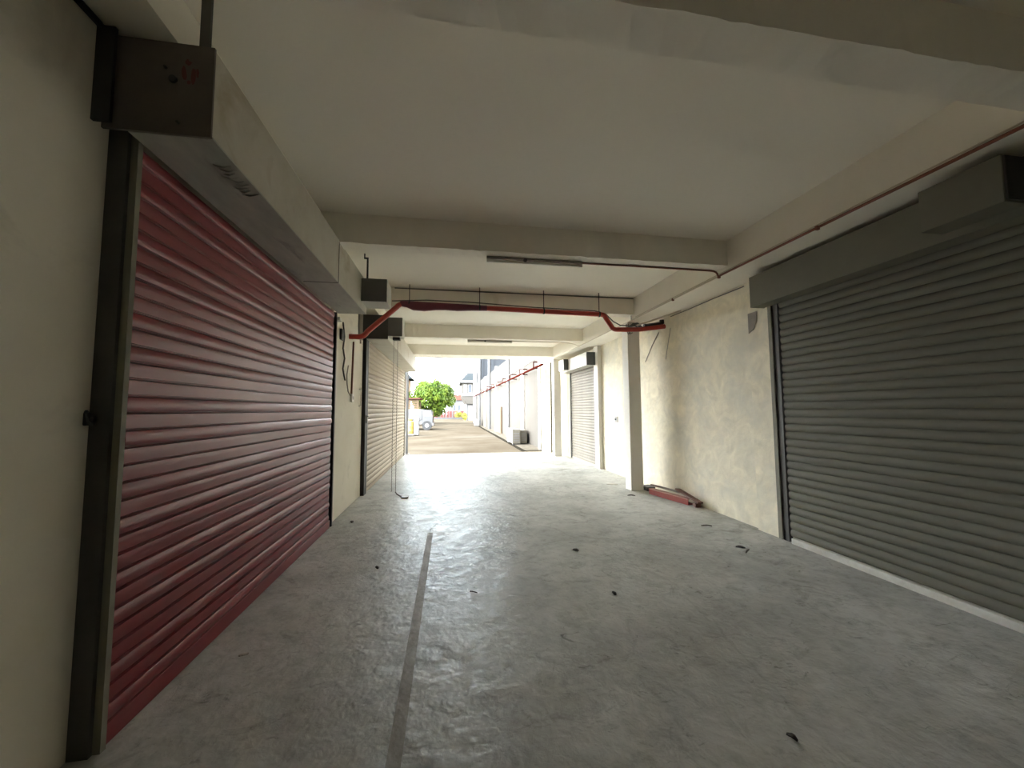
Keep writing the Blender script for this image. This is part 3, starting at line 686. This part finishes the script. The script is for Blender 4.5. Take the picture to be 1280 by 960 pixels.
for s in (1.0, 3.6, 6.2, 8.8, 11.4, 14.0, 16.6, 19.2, 21.8):
    bm = bmesh.new()
    tube(bm, [(0.0, s, 3.33), (-0.34, s, 3.33)], 0.024, 5); tube(bm, [(-0.34, s, 3.33), (-0.34, s, 3.09)], 0.024, 5); tube(bm, [(-0.34, s, 3.09), (0.0, s, 3.09)], 0.024, 5)
    wframe(bm); finish('bracket', bm, M['far_pipe'], rp)
wtube('wire', [(0.05, 1.0, 3.6), (0.05, 12, 3.42), (0.05, 30, 3.4)], 0.014, M['cable_pale'], bw, 5)
# drain channel along the yard, segment covers
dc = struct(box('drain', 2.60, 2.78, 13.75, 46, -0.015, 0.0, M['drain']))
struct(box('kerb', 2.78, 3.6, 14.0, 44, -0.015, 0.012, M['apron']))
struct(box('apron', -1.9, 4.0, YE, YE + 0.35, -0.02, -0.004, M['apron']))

def condenser(x0, x1, y0, y1, h, label, rows=2):
    t = thing('condenser', label, 'air conditioner', ((x0 + x1) / 2, (y0 + y1) / 2, 0), 'condenser units along the white building')
    box('case', x0, x1, y0, y1, 0.05, h, M['ac'], t, bev=0.015)
    for (yy0, yy1) in ((y0 + 0.06, y0 + 0.14), (y1 - 0.14, y1 - 0.06)):
        box('foot', x0 + 0.02, x1 - 0.02, yy0, yy1, 0, 0.05, M['ac_dark'], t)
    ym = (y0 + y1) / 2; L_ = (y1 - y0) / 2
    for k in range(rows):
        yc = y0 + L_ * (0.5 + k) if rows == 2 else ym
        bm = bmesh.new(); bmesh.ops.create_cone(bm, cap_ends=True, segments=18, radius1=min(0.2, L_ * .42), radius2=min(0.2, L_ * .42), depth=0.02, matrix=Matrix.Translation((x0 - 0.008, yc, h * 0.42)) @ Matrix.Rotation(math.pi / 2, 4, 'Y'))
        f = finish('fan_grille', bm, M['ac_dark'], t)
    for k in range(4):
        z = 0.16 + k * (h - 0.26) / 4
        box('louvre', x0 + 0.05, x1 - 0.05, y0 - 0.012, y0 + 0.002, z, z + 0.045, M['out_pipe'], t)
condenser(2.66, 3.02, 16.35, 17.9, 0.66, 'nearer weathered condenser box on the yard, left one of the touching pair')
condenser(3.045, 3.33, 16.50, 17.6, 0.62, 'weathered condenser box against the white wall, right one of the touching pair')
condenser(2.30, 2.72, 36.0, 37.4, 0.62, 'small far condenser box near the end of the white wall', 1)

# white gate post beside the pale shutter
t = thing('gate_post', 'thin white post at the corner outside the pale shutter', 'post', (-1.46, 13.6, 0))
box('shaft', -1.50, -1.42, 13.56, 13.64, 0, 2.9, M['out_white'], t, bev=0.006); box('base_plate', -1.55, -1.37, 13.5, 13.7, -0.015, 0.02, M['out_pipe'], t)

# yellow drums, grey post and sheets stacked left outside
def drum(x, y, r, h, mt, label):
    t = thing('drum', label, 'drum', (x, y, -0.015), 'yellow drums outside')
    bm = bmesh.new(); n = 14
    prof_d = [(0.96, 0), (1, 0.02), (1, h * .32), (1.04, h * .34), (1, h * .36), (1, h * .64), (1.04, h * .66), (1, h * .68), (1, h - .02), (0.96, h)]
    rings = [[bm.verts.new((x + r * k * math.cos(2 * math.pi * j / n), y + r * k * math.sin(2 * math.pi * j / n), z - .015)) for j in range(n)] for k, z in prof_d]
    for a, b_ in zip(rings[:-1], rings[1:]):
        for j in range(n): bm.faces.new((a[j], a[(j + 1) % n], b_[(j + 1) % n], b_[j]))
    bm.faces.new(rings[0][::-1])
    sharp(finish('body', bm, mt, t), 40)
    bm = bmesh.new(); bmesh.ops.create_cone(bm, cap_ends=True, segments=14, radius1=r * .95, radius2=r * .95, depth=0.03, matrix=Matrix.Translation((x, y, h - 0.02))); finish('lid', bm, mt, t)
drum(-2.33, 24.0, 0.17, 0.85, M['yellow'], 'yellow drum nearer the pale shutter edge, outside')
drum(-2.60, 25.6, 0.20, 0.95, M['yellow'], 'yellow drum standing half hidden behind the nearer drum')
t = thing('cabinet', 'grey upright cabinet between the drums and the white truck', 'cabinet', (-2.02, 23.9, -0.015))
box('body', -2.14, -1.86, 23.75, 24.3, 0.03, 1.10, M['out_pipe'], t, bev=0.02); box('door', -2.12, -1.88, 23.735, 23.752, 0.10, 1.05, M['box_pale'], t); box('foot', -2.12, -1.88, 23.8, 24.25, -0.015, 0.03, M['drain'], t)
for k in range(3):
    plank('board', (-2.95 + k * .04, 22.8, 0.015 + k * 0.03), (-2.2 + k * 0.05, 23.4 + .1 * k, 0.015 + k * 0.03), 0.22, 0.025, M['out_pipe'] if k != 1 else M['timber'], ('lowest', 'middle brown', 'topmost')[k] + ' board of the small stack by the yellow drums', 0, 'board', 'boards by the drums')

# white truck
def truck():
    t = thing('truck', 'white box truck parked under the tree on the left of the yard', 'truck', (-2.4, 31.5, -0.015))
    box('cargo_box', -4.3, -2.12, 30.6, 33.6, 0.75, 1.60, M['out_white'], t, bev=0.05)
    bm = bmesh.new(); prism(bm, [(-2.1, 0.35), (-1.34, 0.35), (-1.32, 0.95), (-1.42, 1.52), (-2.1, 1.56)], 'y', 30.2, 32.0)
    cab = finish('cab', bm, M['out_white'], t)
    box('windscreen', -1.345, -1.325, 30.35, 31.85, 1.0, 1.42, M['glass'], t)
    bm = bmesh.new(); prism(bm, [(-2.0, 1.02), (-1.46, 1.02), (-1.50, 1.44), (-2.0, 1.46)], 'y', 30.185, 30.2); finish('side_window', bm, M['glass'], t)
    box('chassis', -4.2, -1.5, 30.7, 33.3, 0.42, 0.75, M['ac_dark'], t)
    for (x, y) in ((-1.75, 30.3), (-3.7, 30.7), (-1.75, 31.9), (-3.7, 33.4)):
        bm = bmesh.new(); bmesh.ops.create_cone(bm, cap_ends=True, segments=18, radius1=0.36, radius2=0.36, depth=0.2, matrix=Matrix.Translation((x, y, 0.345)) @ Matrix.Rotation(math.pi / 2, 4, 'X'))
        w_ = finish('wheel', bm, M['tyre'], t)
        bm = bmesh.new(); bmesh.ops.create_cone(bm, cap_ends=True, segments=12, radius1=0.18, radius2=0.16, depth=0.22, matrix=Matrix.Translation((x, y, 0.345)) @ Matrix.Rotation(math.pi / 2, 4, 'X'))
        finish('hub', bm, M['out_pipe'], w_)
    box('bumper', -1.34, -1.24, 30.2, 32.0, 0.34, 0.52, M['out_pipe'], t, bev=0.02)
truck()

# timber stack / shed behind the truck
t = thing('shed', 'brown open timber shed behind the white truck at the far left', 'shed', (-4.6, 40, -0.015))
for (x, y) in ((-6.0, 39), (-3.15, 39), (-6.0, 42), (-3.15, 42)):
    box('post', x - .08, x + .08, y - .08, y + .08, -0.015, 2.5, M['timber'], t)
for k in range(6):
    box('plank', -6.1, -3.05, 38.9, 38.96, 1.45 + k * 0.19, 1.60 + k * 0.19, M['timber'], t)
box('roof', -6.4, -2.9, 38.5, 42.4, 2.6, 2.75, M['roof_red'], t)
t = thing('building', 'grey-brown building edge showing between the post and the tree', 'building', (-7, 47, -0.015))
box('wall', -10, -4.95, 46, 50, -0.015, 5.2, M['timber'], t)
bm = bmesh.new(); prism(bm, [(-10.4, 5.2), (-4.3, 5.2), (-5.4, 6.3), (-10.4, 6.3)], 'y', 45.5, 50.4); finish('roof', bm, M['roof'], t)
for k in range(8): box('plank', -5.0, -4.9, 45.94, 46.0, 0.4 + k * .58, 0.9 + k * .58, M['roof_red'], t)

# tree: branching trunk, leaf cards in many clusters
def tree(x, y, zc, rx, rz, n, label, seed, mt_leaf, lsize, name='tree', cat='tree', trunk_h=None, grp=None):
    t = thing(name, label, cat, (x, y, -0.015), grp)
    rr = random.Random(seed)
    bm = bmesh.new()
    tube(bm, [(x, y, -0.015), (x + .05, y, zc * .35), (x - .05, y + .05, zc)], [0.05 * rx + .06, 0.04 * rx + .04, 0.03], 8)
    for k in range(7):
        a = k * 0.9 + rr.random(); e = Vector((x + math.cos(a) * rx * .6, y + math.sin(a) * rx * .6, zc + rr.uniform(-.2, .5) * rz))
        s_ = Vector((x, y, zc * rr.uniform(.4, .8))); tube(bm, [s_, (s_ + e) / 2 + Vector((0, 0, .15 * rz)), e], [0.05, 0.035, 0.012], 5)
    sharp(finish('trunk', bm, M['trunk'], t), 60)
    cl = []
    for k in range(110):
        while True:
            p = Vector((rr.uniform(-1, 1), rr.uniform(-1, 1), rr.uniform(-1, 1)))
            if p.length <= 1: break
        p = p.normalized() * (p.length ** 0.40) * 0.84
        cl.append((Vector((x + p.x * rx, y + p.y * rx, zc + p.z * rz)), rr.uniform(0.17, 0.27) * rx))
    bm = bmesh.new()
    for i in range(n):
        c_, cr = cl[rr.randrange(len(cl))]
        dv = Vector((rr.gauss(0, 1), rr.gauss(0, 1), rr.gauss(0, 1))).normalized() * cr * rr.uniform(0.6, 1.0)
        p = c_ + dv
        if p.z < 0.08: continue
        nrm = (dv.normalized() + Vector((rr.gauss(0, .5), rr.gauss(0, .5), rr.gauss(.3, .5)))).normalized()
        u = nrm.cross(Vector((0, 0, 1)))
        if u.length < .05: u = Vector((1, 0, 0))
        u.normalize(); v = nrm.cross(u); l = lsize * rr.uniform(.7, 1.3)
        q = [p - u * l * .5, p + v * l * -.9 * .5, p + u * l * .5, p + v * l * .9]
        bm.faces.new([bm.verts.new(w_) for w_ in q])
    o = finish('foliage', bm, mt_leaf, t, kind='stuff')
    return t
tree(-2.05, 46, 3.05, 2.75, 2.40, 16000, 'round green leafy tree behind the white truck', 5, M['leaf'], 0.17)
tree(2.15, 57, 0.62, 0.42, 0.62, 900, 'small yellow flowering shrub at the foot of the white house', 9, M['leaf_y'], 0.10, 'shrub', 'shrub')
tree(1.45, 69.2, 0.75, 0.75, 0.55, 900, 'low yellow-green shrub before the red fence', 12, M['leaf_y'], 0.14, 'shrub', 'shrub')

# red fence across the end of the yard
t = thing('fence', 'red fence with pale posts across the far end of the yard', 'fence', (0, 71, -0.015))
for k in range(12):
    x = -3.2 + k * 0.52
    box('panel', x, x + 0.44, 70.98, 71.05, 0.1, 1.35 + 0.02 * (k % 3), M['out_red'], t)
for k in range(6):
    x = -3.3 + k * 1.25
    box('post', x, x + 0.14, 70.85, 70.97, -0.015, 1.6, M['out_white'], t)
struct(box('kerb', -8, 2.2, 67.0, 67.5, -0.015, 0.25, M['out_white']))

# far houses
t = thing('house', 'two storey pale house with grey roof at the end of the yard', 'house', (3.2, 60, -0.015))
box('lower_wall', 2.45, 8, 58.5, 66, -0.015, 3.0, M['out_white'], t)
bm = bmesh.new(); prism(bm, [(1.75, 3.62), (2.45, 2.45), (8, 2.45), (8, 3.62)], 'y', 57.6, 66); finish('balcony_base', bm, M['out_wall'], t)
box('balcony_parapet', 1.70, 8, 57.5, 57.62, 3.62, 4.05, M['out_white'], t)
box('upper_wall', 1.86, 8, 58.2, 66, 3.62, 5.62, M['out_wall'], t)
for (x0, x1) in ((2.0, 2.55), (2.72, 3.25), (3.4, 3.9)):
    w_ = box('window', x0, x1, 58.14, 58.2, 4.1, 5.4, M['out_pipe'], t); box('pane', x0 + .05, x1 - .05, 58.12, 58.142, 4.16, 5.34, M['glass'] if x0 > 2.6 else M['out_pil'], w_)
box('fascia', 1.45, 8, 57.3, 66.2, 5.62, 5.98, M['out_white'], t)
bm = bmesh.new()
vs = [bm.verts.new(p) for p in ((1.55, 57.3, 5.98), (8, 57.3, 5.98), (8, 66, 5.98), (1.55, 66, 5.98), (2.65, 59.0, 7.3), (8, 59.0, 7.3), (8, 64.5, 7.3), (2.65, 64.5, 7.3))]
for f in ((0, 1, 5, 4), (1, 2, 6, 5), (2, 3, 7, 6), (3, 0, 4, 7), (4, 5, 6, 7), (3, 2, 1, 0)): bm.faces.new([vs[i] for i in f])
finish('roof', bm, M['roof'], t)
box('garage_door', 2.7, 3.75, 58.44, 58.5, -0.015, 2.3, M['out_pipe'], t); box('drainpipe', 2.50, 2.58, 58.42, 58.5, -0.015, 2.45, M['out_pipe'], t)
t = thing('house', 'low far house with brownish roof between tree and pale house', 'house', (1, 78, -0.015))
box('wall', -0.4, 3.2, 77, 84, -0.015, 3.5, M['out_white'], t)
bm = bmesh.new()
vs = [bm.verts.new(p) for p in ((-0.8, 76.4, 3.5), (3.4, 76.4, 3.5), (3.4, 85, 3.5), (-0.8, 85, 3.5), (-0.4, 78.5, 4.6), (3.4, 78.5, 4.6), (3.4, 83, 4.6), (-0.4, 83, 4.6))]
for f in ((0, 1, 5, 4), (1, 2, 6, 5), (2, 3, 7, 6), (3, 0, 4, 7), (4, 5, 6, 7), (3, 2, 1, 0)): bm.faces.new([vs[i] for i in f])
finish('roof', bm, M['roof_red'], t)
box('ridge', -0.5, 3.4, 80.5, 80.9, 4.6, 4.75, M['roof'], t)
for x0 in (0.6, 1.5): 
    w_ = box('window', x0, x0 + .6, 76.95, 77.0, 1.4, 2.6, M['out_pipe'], t); box('pane', x0 + .06, x0 + .54, 76.93, 76.952, 1.46, 2.54, M['glass'], w_)
